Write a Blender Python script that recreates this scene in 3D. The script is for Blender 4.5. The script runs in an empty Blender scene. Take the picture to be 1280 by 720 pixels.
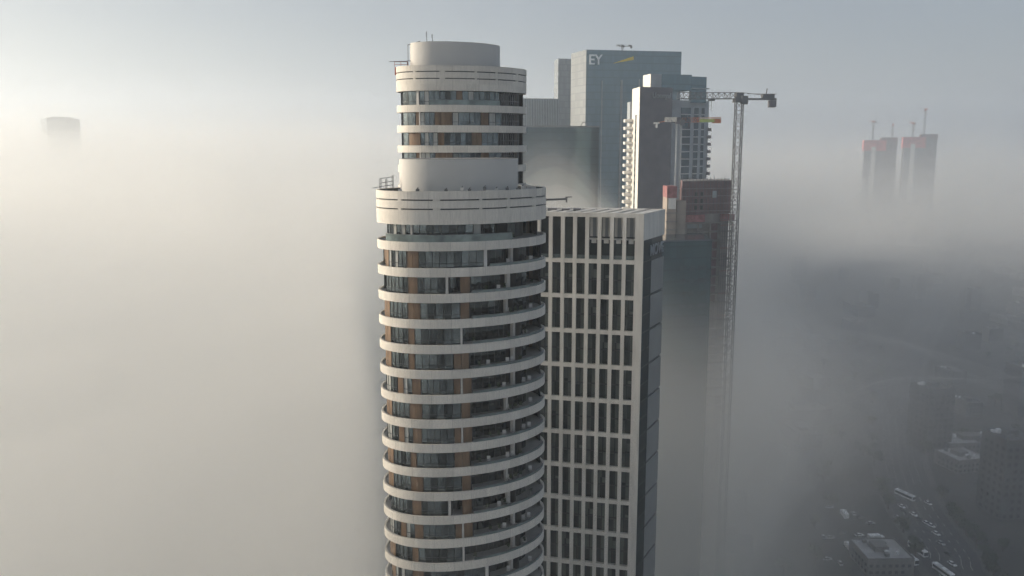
import bpy, bmesh, math, random
from mathutils import Vector, Matrix
R = math.radians
C = bpy.context.scene.collection
SC = bpy.context.scene
H = 200.0                      # camera height above the street
PITCH = math.radians(8.5)
FPX = 1000.0                   # focal length in pixels of the 1280 wide photo
sp, cp = math.sin(PITCH), math.cos(PITCH)

Y0 = 180 + FPX * math.tan(PITCH)      # photo row of the lens axis (the lens is shifted a little)
def ray(px, py):
    x = (px - 640) / FPX; v = (Y0 - py) / FPX
    return Vector((x, cp + v * sp, -sp + v * cp))
def at(px, py, Y):             # point seen at a photo pixel at depth Y
    d = ray(px, py); k = Y / d.y
    return Vector((d.x * k, Y, H + d.z * k))
def gnd(px, py, z=0.0):
    d = ray(px, py); k = (z - H) / d.z
    return Vector((d.x * k, d.y * k, z))
def zat(py, Y): return at(640, py, Y).z

# ------------------------------------------------------------------ materials
def mat(name, col, rough=.8, metal=0., var=.12, scale=.4, spec=.35, streak=0., detail=5, col2=None, bump=0.):
    m = bpy.data.materials.new(name); m.use_nodes = True
    nt = m.node_tree; N = nt.nodes; L = nt.links
    b = N['Principled BSDF']; b.inputs['Roughness'].default_value = rough
    b.inputs['Metallic'].default_value = metal; b.inputs['Specular IOR Level'].default_value = spec
    tc = N.new('ShaderNodeTexCoord'); n = N.new('ShaderNodeTexNoise')
    n.inputs['Scale'].default_value = scale; n.inputs['Detail'].default_value = detail
    mp = N.new('ShaderNodeMapping'); L.new(tc.outputs['Object'], mp.inputs['Vector']); L.new(mp.outputs[0], n.inputs['Vector'])
    if streak: mp.inputs['Scale'].default_value = (1, 1, streak)
    r = N.new('ShaderNodeValToRGB'); L.new(n.outputs['Fac'], r.inputs[0])
    c2 = col2 or tuple(min(1, c * (1 + var)) for c in col)
    r.color_ramp.elements[0].position = .3; r.color_ramp.elements[1].position = .7
    r.color_ramp.elements[0].color = (*[c * (1 - var) for c in col], 1); r.color_ramp.elements[1].color = (*c2, 1)
    L.new(r.outputs[0], b.inputs['Base Color'])
    if bump:
        bu = N.new('ShaderNodeBump'); bu.inputs['Strength'].default_value = bump
        L.new(n.outputs['Fac'], bu.inputs['Height']); L.new(bu.outputs[0], b.inputs['Normal'])
    return m

def panel_mat(name, col, npan, rough=.75, amp=.10):
    """cladding of curved panels: joints and tone change by angle round the tower, with rain streaks"""
    m = bpy.data.materials.new(name); m.use_nodes = True
    nt = m.node_tree; N = nt.nodes; L = nt.links; b = N['Principled BSDF']; b.inputs['Roughness'].default_value = rough
    tc = N.new('ShaderNodeTexCoord'); sx = N.new('ShaderNodeSeparateXYZ'); L.new(tc.outputs['Object'], sx.inputs[0])
    def M(op, a, b_=None, c=None):
        n = N.new('ShaderNodeMath'); n.operation = op
        for i, v in enumerate((a, b_, c)):
            if v is None: continue
            if isinstance(v, (int, float)): n.inputs[i].default_value = v
            else: L.new(v, n.inputs[i])
        return n.outputs[0]
    ang = M('ARCTAN2', M('MULTIPLY', sx.outputs[1], 1.55), sx.outputs[0])
    k = M('MULTIPLY', ang, npan / (2 * math.pi)); fl = M('FLOOR', k); fr = M('FRACT', k)
    gz = N.new('ShaderNodeNewGeometry'); sz = N.new('ShaderNodeSeparateXYZ'); L.new(gz.outputs['Position'], sz.inputs[0])
    zfl = M('FLOOR', M('MULTIPLY', sz.outputs[2], 1 / 3.5))
    cv = N.new('ShaderNodeCombineXYZ'); L.new(fl, cv.inputs[0]); L.new(zfl, cv.inputs[1])
    wn = N.new('ShaderNodeTexWhiteNoise'); L.new(cv.outputs[0], wn.inputs['Vector'])
    tone = M('MULTIPLY_ADD', wn.outputs['Value'], amp, 1 - amp * .6)
    ns = N.new('ShaderNodeTexNoise'); mp = N.new('ShaderNodeMapping'); mp.inputs['Scale'].default_value = (1.6, 1.6, .16)
    ge = N.new('ShaderNodeNewGeometry'); L.new(ge.outputs['Position'], mp.inputs[0]); L.new(mp.outputs[0], ns.inputs['Vector']); ns.inputs['Detail'].default_value = 6
    st = M('MULTIPLY_ADD', ns.outputs['Fac'], .46, .77)
    jo = M('GREATER_THAN', M('ABSOLUTE', M('SUBTRACT', fr, .5)), .485)
    jf = M('SUBTRACT', 1.0, M('MULTIPLY', jo, .2))
    f = M('MULTIPLY', M('MULTIPLY', tone, st), jf)
    vm = N.new('ShaderNodeVectorMath'); vm.operation = 'SCALE'; vm.inputs[0].default_value = col; L.new(f, vm.inputs['Scale'])
    L.new(vm.outputs[0], b.inputs['Base Color'])
    return m

def glass(name, col, rough=.08, metal=.75, wob=.02, scale=.5):
    m = bpy.data.materials.new(name); m.use_nodes = True
    nt = m.node_tree; N = nt.nodes; L = nt.links; b = N['Principled BSDF']
    b.inputs['Roughness'].default_value = rough; b.inputs['Metallic'].default_value = metal
    tc = N.new('ShaderNodeTexCoord'); n = N.new('ShaderNodeTexNoise'); n.inputs['Scale'].default_value = scale
    L.new(tc.outputs['Object'], n.inputs['Vector'])
    r = N.new('ShaderNodeValToRGB'); L.new(n.outputs['Fac'], r.inputs[0])
    r.color_ramp.elements[0].color = (*[c * .65 for c in col], 1); r.color_ramp.elements[1].color = (*[c * 1.35 for c in col], 1)
    r.color_ramp.elements[0].position = .35; r.color_ramp.elements[1].position = .65
    L.new(r.outputs[0], b.inputs['Base Color'])
    bu = N.new('ShaderNodeBump'); bu.inputs['Strength'].default_value = wob; bu.inputs['Distance'].default_value = .5
    L.new(n.outputs['Fac'], bu.inputs['Height']); L.new(bu.outputs[0], b.inputs['Normal'])
    return m

def grid_glass(name, col, line, w, h, metal=.6, lw=.06, lh=.14):
    """curtain wall: panes of slightly different tint with mullion and floor lines (object space, metres)"""
    m = bpy.data.materials.new(name); m.use_nodes = True
    nt = m.node_tree; N = nt.nodes; L = nt.links; b = N['Principled BSDF']
    b.inputs['Roughness'].default_value = .12; b.inputs['Metallic'].default_value = metal
    tc = N.new('ShaderNodeTexCoord'); sx = N.new('ShaderNodeSeparateXYZ'); L.new(tc.outputs['Object'], sx.inputs[0])
    def M(op, a, b_=None, c=None):
        n = N.new('ShaderNodeMath'); n.operation = op
        for i, v in enumerate((a, b_, c)):
            if v is None: continue
            if isinstance(v, (int, float)): n.inputs[i].default_value = v
            else: L.new(v, n.inputs[i])
        return n.outputs[0]
    kx = M('MULTIPLY', M('ADD', sx.outputs[0], M('MULTIPLY', sx.outputs[1], .77)), 1 / w); kz = M('MULTIPLY', sx.outputs[2], 1 / h)
    cv = N.new('ShaderNodeCombineXYZ'); L.new(M('FLOOR', kx), cv.inputs[0]); L.new(M('FLOOR', kz), cv.inputs[1])
    wn = N.new('ShaderNodeTexWhiteNoise'); L.new(cv.outputs[0], wn.inputs['Vector'])
    t = M('MULTIPLY_ADD', wn.outputs['Value'], .22, .89)
    vm = N.new('ShaderNodeVectorMath'); vm.operation = 'SCALE'; vm.inputs[0].default_value = col; L.new(t, vm.inputs['Scale'])
    ln = M('MAXIMUM', M('LESS_THAN', M('FRACT', kx), lw), M('LESS_THAN', M('FRACT', kz), lh))
    mx = N.new('ShaderNodeMix'); mx.data_type = 'RGBA'; L.new(ln, mx.inputs[0]); L.new(vm.outputs[0], mx.inputs[6]); mx.inputs[7].default_value = (*line, 1)
    L.new(mx.outputs[2], b.inputs['Base Color'])
    return m

MT = dict(
 band=panel_mat('cream_concrete_panels', (.66, .62, .55), 30, amp=.14),
 drum=mat('smooth_render', (.58, .565, .53), .7, var=.04, scale=.25, streak=.3),
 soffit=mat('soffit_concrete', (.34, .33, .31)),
 dark=mat('dark_interior', (.03, .033, .036), .6, var=.4, scale=.6),
 core=mat('dark_core', (.05, .053, .055), .5, var=.5, scale=.35),
 glass=glass('tower_glass', (.17, .205, .215)),
 glassd=glass('tower_glass_dark', (.06, .075, .08)),
 curtain=mat('glass_with_curtain', (.42, .43, .41), .25, var=.2, scale=2.0, streak=.1),
 mull=mat('dark_aluminium', (.045, .05, .052), .45, .4),
 bronze=mat('bronze_brown_cladding', (.17, .11, .068), .5, .1, var=.35, scale=1.5, streak=.2),
 rail=glass('balustrade_glass', (.20, .25, .245), .1, .5),
 white=mat('white_painted_concrete', (.62, .60, .56), .75, var=.08),
 grey=mat('grey_panels', (.23, .24, .235), .5, var=.08, scale=.2),
 offw=mat('office_frame_concrete', (.62, .60, .55), .75, var=.15, scale=.7, streak=.15, detail=10),
 offg=glass('office_window_glass', (.03, .042, .04), .1, .5),
 offd=mat('office_blind', (.065, .08, .072), .6, var=.3, scale=1.1, streak=.1),
 offs=mat('window_spandrel', (.02, .024, .024), .5),
 strip=mat('dark_teal_strip_glass', (.008, .022, .026), .5, 0, var=.3, scale=.15, spec=.12),
 roof=mat('roof_gravel', (.20, .195, .185), .95, var=.2, scale=1.2),
 green=mat('roof_turf', (.035, .05, .03), .95, var=.4, scale=1.5),
 steel=mat('grey_steel', (.16, .165, .17), .5, .5),
 rust=mat('red_primer', (.36, .09, .06), .7, var=.25, scale=2),
 orange=mat('crane_orange', (.55, .20, .10), .6),
 wpaint=mat('crane_white', (.72, .71, .66), .6),
 lime=mat('lime_banner', (.42, .52, .16), .7),
 ey=grid_glass('blue_grey_curtain_wall', (.15, .225, .26), (.11, .165, .19), 1.5, 4.0),
 eyl=grid_glass('pale_and_sunlit_curtain_wall', (.27, .28, .28), (.22, .23, .23), 1.5, 4.0, .2),  # also the glass tower's left face, sunlight put into its colour
 teal=grid_glass('teal_curtain_wall', (.07, .12, .14), (.05, .085, .10), 3.0, 3.8),
 lined=grid_glass('vertical_fin_wall', (.20, .24, .25), (.33, .35, .35), 2.4, 40., .3, .4, .01),
 sign=mat('white_sign_letters', (.8, .82, .82), .5),
 yellow=mat('yellow_sign_beam', (.75, .55, .06), .5),
 apd=mat('dark_and_shaded_stone', (.135, .135, .15), .7, var=.12, scale=.3),  # also the apartment front, its shade put into the colour
 apw=mat('white_and_sunlit_stone', (.72, .69, .64), .7, var=.05, scale=.3),  # also sunlit left faces, the light put into the colour
 apg=glass('apartment_glass', (.09, .12, .14), .15, .6, scale=.3),
 apl=mat('pale_grey_render', (.33, .36, .38), .75),
 rawc=mat('raw_concrete', (.27, .25, .235), .85, var=.2, scale=.3),
 tan=mat('tan_raw_concrete', (.34, .29, .25), .85, var=.2, scale=.3),
 screen=mat('purple_grey_protection_screen', (.19, .125, .13), .8, var=.2),
 net=mat('red_safety_net', (.30, .14, .14), .85, var=.35, scale=.8),
 farnet=mat('red_safety_net_far', (.50, .15, .15), .85, var=.3, scale=.2),
 asphalt=mat('asphalt', (.05, .05, .052), .9, var=.25, scale=.05),
 ground=mat('city_ground', (.036, .037, .035), .95, var=.4, scale=.02, col2=(.055, .053, .048)),
 pave=mat('pavement', (.09, .088, .084), .9, var=.2, scale=.3),
 line=mat('road_paint', (.6, .6, .58), .7),
 lowA=mat('low_rise_render', (.16, .155, .15), .85, var=.25, scale=.1),
 lowB=mat('low_rise_dark', (.085, .085, .088), .85, var=.25, scale=.1),
 roofp=mat('pale_flat_roof', (.36, .36, .355), .85, var=.25, scale=.15),
 leaf=mat('tree_leaves', (.045, .065, .03), .9, var=.45, scale=.5),
 bark=mat('bark', (.09, .07, .05), .9),
 busw=mat('white_bus_paint', (.75, .76, .76), .35),
 cars=mat('silver_car_paint', (.42, .43, .44), .35, .4),
 card=mat('dark_car_paint', (.05, .055, .065), .3, .2),
 tyre=mat('tyre_rubber', (.02, .02, .02), .9),
 cargl=glass('vehicle_glass', (.05, .06, .065), .1, .4),
)

# ------------------------------------------------------------------ builders
class MB:
    def __init__(s): s.v = []; s.f = []; s.m = []; s.mats = []
    def mi(s, m):
        if m not in s.mats: s.mats.append(m)
        return s.mats.index(m)
    def add(s, vs, fs, m):
        o = len(s.v); s.v += [tuple(v) for v in vs]; k = s.mi(m)
        for f in fs: s.f.append([o + i for i in f]); s.m.append(k)
    def prism(s, poly, z0, z1, m, mtop=None):
        n = len(poly); a = sum(poly[i][0] * poly[(i + 1) % n][1] - poly[(i + 1) % n][0] * poly[i][1] for i in range(n))
        if a < 0: poly = poly[::-1]
        vs = [(p[0], p[1], z0) for p in poly] + [(p[0], p[1], z1) for p in poly]
        s.add(vs, [[i, (i + 1) % n, n + (i + 1) % n, n + i] for i in range(n)] + [list(range(n))[::-1]], m)
        s.add([(p[0], p[1], z1) for p in poly], [list(range(n))], mtop or m)
    def box(s, x0, x1, y0, y1, z0, z1, m, mtop=None): s.prism([(x0, y0), (x1, y0), (x1, y1), (x0, y1)], z0, z1, m, mtop)
    def bar(s, p, q, w, m, h=None):
        p = Vector(p); q = Vector(q); d = (q - p)
        if d.length < 1e-6: return
        d.normalize(); u = Vector((0, 0, 1)).cross(d)
        if u.length < .05: u = Vector((1, 0, 0))
        u.normalize(); v = d.cross(u); h = h or w
        vs = [e + u * a * w / 2 + v * b * h / 2 for e in (p, q) for a, b in ((-1, -1), (1, -1), (1, 1), (-1, 1))]
        s.add(vs, [[0, 3, 2, 1], [4, 5, 6, 7], [0, 1, 5, 4], [1, 2, 6, 5], [2, 3, 7, 6], [3, 0, 4, 7]], m)
    def build(s, name, parent=None, smooth=False):
        me = bpy.data.meshes.new(name); me.from_pydata(s.v, [], s.f); 
        for m in s.mats: me.materials.append(m)
        me.polygons.foreach_set('material_index', s.m); me.update()
        o = bpy.data.objects.new(name, me); C.objects.link(o)
        if parent: o.parent = parent
        if smooth:
            for p in me.polygons: p.use_smooth = True
            me.set_sharp_from_angle(angle=R(35))
        return o

def thing(name, label, cat, loc=(0, 0, 0), rz=0, group=None):
    o = bpy.data.objects.new(name, None); C.objects.link(o); o.location = loc; o.rotation_euler = (0, 0, rz)
    o['label'] = label; o['category'] = cat
    if group: o['group'] = group
    o.empty_display_size = .1
    return o
def tag(o, label, cat, group=None):
    o['label'] = label; o['category'] = cat
    if group: o['group'] = group
    return o
def copy_tree(o, parent=None):
    c = o.copy(); C.objects.link(c); c.parent = parent
    for ch in list(o.children): copy_tree(ch, c)
    return c

# ------------------------------------------------------------------ oval residential towers
EA, EB, ER = 12.25, 7.3, R(20)
DEL = math.atan2(EB * math.sin(ER), EA * math.cos(ER))
HALFW = math.hypot(EA * math.cos(ER), EB * math.sin(ER))
def ell(t, k=0., grow=0.):
    x = (EA - k) * math.cos(t); y = (EB - k) * math.sin(t)
    return (x * math.cos(ER) - y * math.sin(ER), x * math.sin(ER) + y * math.cos(ER))
def tu(u):                      # u in -1..1 across the side that faces the camera -> ellipse parameter
    return 2 * math.pi - math.acos(max(-1, min(1, u))) - DEL
def ring(mb, k0, k1, z0, z1, t0, t1, m, n=None, caps=True, mtop=None):
    full = abs(t1 - t0) > 6.28; n = n or max(2, int(abs(t1 - t0) * 15))
    ts = [t0 + (t1 - t0) * i / n for i in range(n + (0 if full else 1))]
    vs = []
    for t in ts:
        a = ell(t, k0); b = ell(t, k1); vs += [(a[0], a[1], z0), (a[0], a[1], z1), (b[0], b[1], z1), (b[0], b[1], z0)]
    cnt = len(ts); out = []; top = []
    for i in range(cnt if full else cnt - 1):
        j = (i + 1) % cnt
        out += [[4 * i, 4 * j, 4 * j + 1, 4 * i + 1], [4 * i + 2, 4 * j + 2, 4 * j + 3, 4 * i + 3], [4 * i + 3, 4 * j + 3, 4 * j, 4 * i]]
        top.append([4 * i + 1, 4 * j + 1, 4 * j + 2, 4 * i + 2])
    if not full: out += [[0, 1, 2, 3], [4 * cnt - 1, 4 * cnt - 2, 4 * cnt - 3, 4 * cnt - 4]]
    mb.add(vs, out + top, m)
def disc(mb, k, z0, z1, m, mtop=None, n=96):
    mb.prism([ell(2 * math.pi * i / n, k) for i in range(n)], z0, z1, m, mtop)

# layouts of one storey: (kind, u0, u1); u = (photo x - 578)/104
def U(px): return (px - 578) / 104.0
LAY = [
 [('panel', 480, 487), ('win', 487, 511, 5), ('panel', 511, 527), ('win', 527, 607, 9), ('col', 607, 611), ('bal', 613, 650), ('bcol', 647, 650), ('bal', 652, 679)],
 [('win', 482, 512, 6), ('panel', 512, 525), ('win', 525, 559, 4), ('col', 560, 563), ('bal', 564, 575), ('panel', 578, 590), ('bal', 591, 640), ('bcol', 642, 646), ('bal', 648, 679)],
 [('panel', 478, 487), ('win', 487, 511, 4), ('panel', 511, 528), ('win', 528, 577, 5), ('panel', 578, 589), ('bal', 590, 640), ('bcol', 640, 643), ('bal', 644, 679)],
 [('panel', 478, 487), ('win', 488, 511, 4), ('panel', 511, 520), ('win', 520, 577, 6), ('col', 577.5, 580), ('bal', 581, 652), ('bcol', 650, 653), ('bal', 654, 679)],
 [('panel', 478, 487), ('win', 488, 511, 4), ('panel', 511, 519), ('win', 520, 568, 5), ('panel', 569, 588), ('bal', 589, 648), ('bcol', 650, 653), ('bal', 655, 679)],
 [('win', 479, 495, 4), ('panel', 496, 504), ('win', 504, 515, 2), ('panel', 515, 527), ('win', 527, 568, 5), ('panel', 569, 577), ('col', 577.5, 579.5), ('panel', 580, 591), ('bal', 592, 649), ('bcol', 650, 653), ('bal', 655, 679)],
]
TOPLAY = [('win', 480, 514, 6), ('col', 514, 516.5), ('win', 517, 606, 9), ('bal', 608, 640), ('bal', 641, 668), ('ghost', 668, 679)]
BACKLAY = [
 [('win', 481, 506, 2), ('col', 507, 511), ('win', 512, 545, 4), ('panel', 572, 582), ('win', 546, 572, 3), ('win', 582, 642, 7), ('frame', 646, 676)],
 [('win', 481, 504, 2), ('panel', 505, 511), ('col', 511, 513), ('win', 513, 536, 3), ('panel', 537, 565), ('win', 566, 611, 5), ('panel', 612, 624), ('win', 625, 645, 2), ('frame', 647, 676)],
 [('win', 481, 491, 1), ('panel', 492, 512), ('win', 513, 541, 4), ('panel', 542, 552), ('win', 552, 596, 5), ('panel', 597, 613), ('win', 613, 640, 3), ('frame', 646, 676)],
]
def wall_piece(kind, u0, u1, n, k, z0, z1, seed):
    rnd = random.Random(seed); mb = MB(); t0, t1 = tu(u0), tu(u1)
    if kind == 'win':
        for i in range(n):
            a = t0 + (t1 - t0) * i / n; b = t0 + (t1 - t0) * (i + 1) / n
            um = u0 + (u1 - u0) * (i + .5) / n
            g = MT['glass']
            if rnd.random() < (.2 if um < -.5 else .05): g = MT['curtain']
            elif rnd.random() < .25: g = MT['glassd']
            ring(mb, k, k + .1, z0, z1, a, b, g, 2)
            w = .0035
            ring(mb, k - .07, k + .12, z0, z1, a - w, a + w, MT['mull'], 1)
        ring(mb, k - .06, k + .12, z0, z1, t1 - .0035, t1 + .0035, MT['mull'], 1)
        ring(mb, k - .05, k + .11, z0 + .75, z0 + .83, t0, t1, MT['mull'])
        ring(mb, k - .05, k + .11, z1 - .10, z1, t0, t1, MT['mull'])
        return mb, 'window'
    if kind == 'panel':
        nn = max(1, int((u1 - u0) * 14))
        for i in range(nn):
            a = t0 + (t1 - t0) * i / nn; b = t0 + (t1 - t0) * (i + 1) / nn
            ring(mb, k - .03, k + .15, z0, z1, a + .001, b - .002, MT['bronze'], 2)
        return mb, 'wall_panel'
    if kind in ('col', 'bcol'):
        kk = k - .15 if kind == 'col' else k + .8
        ring(mb, kk, kk + .5, z0, z1, t0, t1, MT['white'], 2); return mb, 'column'
    if kind == 'bal':
        kk = k + 1.9
        nn = max(2, int((u1 - u0) * 12))
        for i in range(nn):
            a = t0 + (t1 - t0) * i / nn; b = t0 + (t1 - t0) * (i + 1) / nn
            ring(mb, kk, kk + .1, z0, z1, a, b, MT['glassd'] if rnd.random() < .75 else MT['glass'], 2)
            ring(mb, kk - .05, kk + .12, z0, z1, a - .004, a + .004, MT['mull'], 1)
        ring(mb, kk - .05, kk + .12, z1 - .25, z1, t0, t1, MT['mull'])
        ring(mb, k, kk, z0, z1, t0 - .004, t0 + .006, MT['dark'], 1)
        return mb, 'balcony_window'
    if kind == 'frame':          # open corner: slender posts and a rail, seen right through
        nn = 9
        for i in range(nn + 1):
            a = t0 + (t1 - t0) * i / nn
            ring(mb, k + .15, k + .27, z0, z1, a - .006, a + .006, MT['steel'], 1)
        ring(mb, k + .12, k + .3, z0 + 1.0, z0 + 1.12, t0, t1, MT['steel'])
        return mb, 'screen_frame'
    return None, None
def rail_piece(u0, u1, k, z0, z1):
    mb = MB(); t0, t1 = tu(u0), tu(u1)
    ring(mb, k, k + .05, z0, z1, t0, t1, MT['rail']); ring(mb, k - .02, k + .07, z1, z1 + .05, t0, t1, MT['steel'])
    return mb

cache = {}
def storey(root, ztop, lay, key, FH=3.5, BT=1.2, k=.65, rail=None, rear=True):
    """one storey: the white band at its foot (ztop = top of the band) with windows, panels and columns standing above it"""
    z0, z1 = 0, FH - BT
    first = key not in cache
    if first:
        kids = []
        b = MB(); n = 120
        ring(b, 0, .28, -BT, 0, 0, 2 * math.pi, MT['band'], n)
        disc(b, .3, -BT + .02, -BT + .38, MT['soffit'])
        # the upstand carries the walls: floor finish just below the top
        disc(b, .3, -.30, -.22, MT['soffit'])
        band = b.build('floor_band', smooth=True)
        for i, s in enumerate(lay):
            n_ = s[3] if len(s) > 3 else 0
            mb, nm = wall_piece(s[0], U(s[1]), U(s[2]), n_, k, z0 - .22, z1 + .0, hash((len(cache), i)) % 9999)
            if mb: kids.append(mb.build(nm, smooth=False))
        if rear:
            mb, nm = wall_piece('win', -.96, -1, 1, k, z0 - .22, z1, 5)
            m2 = MB(); ta = tu(1) - 2 * math.pi + .1; tb = tu(-1) - .05; nn = 26
            for i in range(nn):
                a = ta + (tb - ta) * i / nn; b_ = ta + (tb - ta) * (i + 1) / nn
                ring(m2, k, k + .1, z0 - .22, z1, a, b_, MT['bronze'] if i % 7 == 3 else MT['glass'], 2)
                ring(m2, k - .06, k + .12, z0 - .22, z1, a - .004, a + .004, MT['mull'], 1)
            kids.append(m2.build('rear_window'))
        if rail: 
            for r in rail: kids.append(rail_piece(U(r[0]), U(r[1]), .12, z0 - .05, z0 + r[2]).build('balustrade'))
        rn_ = random.Random(len(cache) * 7 + 3)
        for i in range(6 if key[0] in 'Lt' else 0):
            u_ = rn_.uniform(.15, .93) if i < 5 else -.93; a_ = ell(tu(u_), rn_.uniform(.75, 1.3)); kind_ = rn_.choice(('plant', 'plant', 'chair'))
            if key == 'top' and u_ < .3: continue
            p_ = MB(); x_, y_ = a_
            if kind_ == 'plant':
                p_.box(x_ - .16, x_ + .16, y_ - .16, y_ + .16, -.22, .2, MT['soffit'])
                for _ in range(34):
                    c_ = Vector((x_, y_, .5)) + Vector((rn_.uniform(-.2, .2), rn_.uniform(-.2, .2), rn_.uniform(-.26, .3))); d_ = Vector((rn_.gauss(0, 1), rn_.gauss(0, 1), rn_.gauss(0, 1))).normalized(); e_ = d_.orthogonal().normalized()
                    p_.add([c_ - d_ * .16, c_ + e_ * .06, c_ + d_ * .16, c_ - e_ * .06], [[0, 1, 2, 3]], MT['leaf'])
                p_.bar((x_, y_, .1), (x_, y_, .7), .07, MT['leaf']); kids.append(p_.build('balcony_plant'))
            else:
                p_.box(x_ - .25, x_ + .25, y_ - .25, y_ + .25, .18, .24, MT['white']); p_.box(x_ - .25, x_ + .25, y_ + .22, y_ + .27, .24, .72, MT['white'])
                for dx in (-.22, .22):
                    for dy in (-.22, .22): p_.bar((x_ + dx, y_ + dy, -.22), (x_ + dx, y_ + dy, .18), .05, MT['steel'])
                kids.append(p_.build('balcony_chair'))
        c = MB(); disc(c, 3.4, -.22, z1, MT['core'], n=40)
        kids.append(c.build('inner_core'))
        for o in kids: o.parent = band
        cache[key] = band
        band.parent = root; band.location = (0, 0, ztop); return band
    c = copy_tree(cache[key], root); c.location = (0, 0, ztop); return c

def cap(root, zt, h, g):
    """tall blind parapet wall with two dark slots"""
    b = MB(); full = (0, 2 * math.pi)
    cuts = [0] + [x for x in g] + [h]
    segs = [(0, g[0] - .09), (g[0] + .09, g[1] - .09), (g[1] + .09, h)]
    for a, c in segs: ring(b, 0, .3, zt - c, zt - a, *full, MT['band'], 120)
    ring(b, .3, .5, zt - h, zt - .06, *full, MT['mull'], 120)
    # the slots are closed in places by flush pieces
    for gi in g:
        for u0, u1 in ((-.70, -.66), (-.30, -.22), (.22, .25), (.53, .56), (.84, .87)):
            ring(b, .03, .31, zt - gi - .10, zt - gi + .10, tu(u0), tu(u1), MT['band'], 6)
    o = b.build('parapet_wall', root, True)
    d = MB(); disc(d, .5, zt - 1.6, zt - 1.2, MT['roof']); disc(d, .45, zt - h + .03, zt - h + .4, MT['soffit']); d.build('roof_deck', root)
    return o

def oval_drum(root, cx, cy, a, b, z0, z1, rot, flat=None):
    mb = MB(); n = 96; pts = []
    for i in range(n):
        t = 2 * math.pi * i / n; x = a * math.cos(t); y = b * math.sin(t)
        X = x * math.cos(rot) - y * math.sin(rot); Y = x * math.sin(rot) + y * math.cos(rot)
        if flat is not None: X = min(X, flat)
        pts.append((cx + X, cy + Y))
    mb.prism(pts, z0, z1, MT['drum'])
    ip = [(cx + (p[0] - cx) * .965, cy + (p[1] - cy) * .965) for p in pts]
    mb.prism(ip, z1, z1 + .05, MT['roof'])
    return mb.build('roof_drum', root, True)

# --- near tower
D1 = 113.0
T1 = thing('residential_tower', 'nearest cream oval apartment tower with stacked white balcony bands, foremost and lower roof', 'apartment tower', (-6.87, D1, 0))
zc = H - 6.15
cap(T1, zc, 4.4, (1.15, 2.35))
oval_drum(T1, -.25, 1.2, 8.9, 5.2, zc - 1.3, H - 2.05, ER, 7.95)
zb = H - 12.86
storey(T1, zb, TOPLAY, 'top', rail=[(488, 640, .95)], FH=3.56, k=1.25)
seq = [0, 1, 2, 3, 4, 5, 2, 5, 4, 2, 1, 5, 3, 0]
i = 1
while zb - 3.5 * i > 6:
    v = seq[(i - 1) % len(seq)] if i < 15 else [2, 4, 5, 3][i % 4]
    storey(T1, zb - 3.5 * i, LAY[v], 'L%d' % v, rail=[(613 if v == 0 else 592, 681, .35)]); i += 1
nb = MB(); disc(nb, .8, 0, zb - 3.5 * (i - 1) - 1.2, MT['lowA']); nb.build('podium', T1)
# roof turf on the right of the drum
g = MB(); disc(g, .9, zc - 1.19, zc - 1.12, MT['green']); g.build('roof_turf', T1)

for j, u in enumerate((-.72, -.5, -.16, .03, .12, .30, .44, .57, .7, .76)):
    a = ell(tu(u), .75); mb = MB(); hh = (.25, .3, .2, .45, .25, .5)[j % 6]
    mb.box(a[0] - .22, a[0] + .22, a[1], a[1] + .4, zc - 1.18, zc + hh, MT['steel'] if j % 3 else MT['white']); mb.bar((a[0], a[1], zc + hh), (a[0] + .1, a[1], zc + hh + .2), .1, MT['mull']); mb.build('roof_light', T1)
for j, (x, y) in enumerate(((8.6, 4.6), (9.4, 5.2), (10.0, 3.8), (8.9, 3.2))):
    mb = MB(); mb.box(x - .35, x + .35, y - .3, y + .3, zc - 1.12, zc - .1 - .2 * j + .5, MT['white']); mb.box(x - .2, x + .2, y - .32, y - .3, zc - .9, zc - .5, MT['mull']); mb.build('roof_condenser', T1)
# --- rear tower
D2 = 145.0
T2 = thing('residential_tower', 'taller cream oval apartment tower standing behind the nearest one, antennas on its drum', 'apartment tower', (-8.75, D2, 0)); T2.scale = (.965, .965, 1)
zc2 = H + 13.1
cap(T2, zc2, 4.2, (1.05, 2.2))
oval_drum(T2, -1.3, .9, 8.45, 5.0, zc2 - 1.3, H + 17.3, ER)
zb2 = H + 6.55
for i, v in enumerate((0, 1, 2, 1, 2, 0, 2)):
    storey(T2, zb2 - 3.4 * i, BACKLAY[v], 'B%d%d' % (v, min(i, 3)), FH=3.4 if i else 3.55, BT=1.2, rail=[(530, 640, .8)] if i == 0 else None)
i = 7
while zb2 - 3.4 * i > 6:
    storey(T2, zb2 - 3.4 * i, LAY[[2, 4, 5][i % 3]], 'X%d' % (i % 3), FH=3.4); i += 1
nb = MB(); disc(nb, .8, 0, zb2 - 3.4 * (i - 1) - 1.2, MT['lowA']); nb.build('podium', T2)

# --- small things on those roofs
def railing(root, pts, h, m, name='railing', w=.07):
    mb = MB()
    for a, b in zip(pts, pts[1:]):
        a = Vector(a); b = Vector(b); n = max(1, int((b - a).length / .9))
        for z in (h, h * .5): mb.bar(a + Vector((0, 0, z)), b + Vector((0, 0, z)), w, m)
        for i in range(n + 1):
            p = a.lerp(b, i / n); mb.bar(p, p + Vector((0, 0, h)), w, m)
    return mb.build(name, root)
p0 = at(484, 234, 111)
o = thing('roof_scaffold', 'small grey scaffold frame at the left edge of the near roof', 'scaffold', (p0.x, p0.y, zc - 1.2))
mb = MB()
for x in (-1.0, -.2, .7):
    for y in (0, 1.0):
        mb.bar((x, y, 0), (x, y, 2.6 + (.5 if x > 0 else 0)), .07, MT['steel'])
for z in (1.5, 2.0, 2.6):
    for y in (0, 1.0): mb.bar((-1.1, y, z), (.8, y, z + .25), .07, MT['steel'])
mb.bar((-2.1, .2, 1.3), (-.9, .2, 1.5), .1, MT['steel'])
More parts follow.
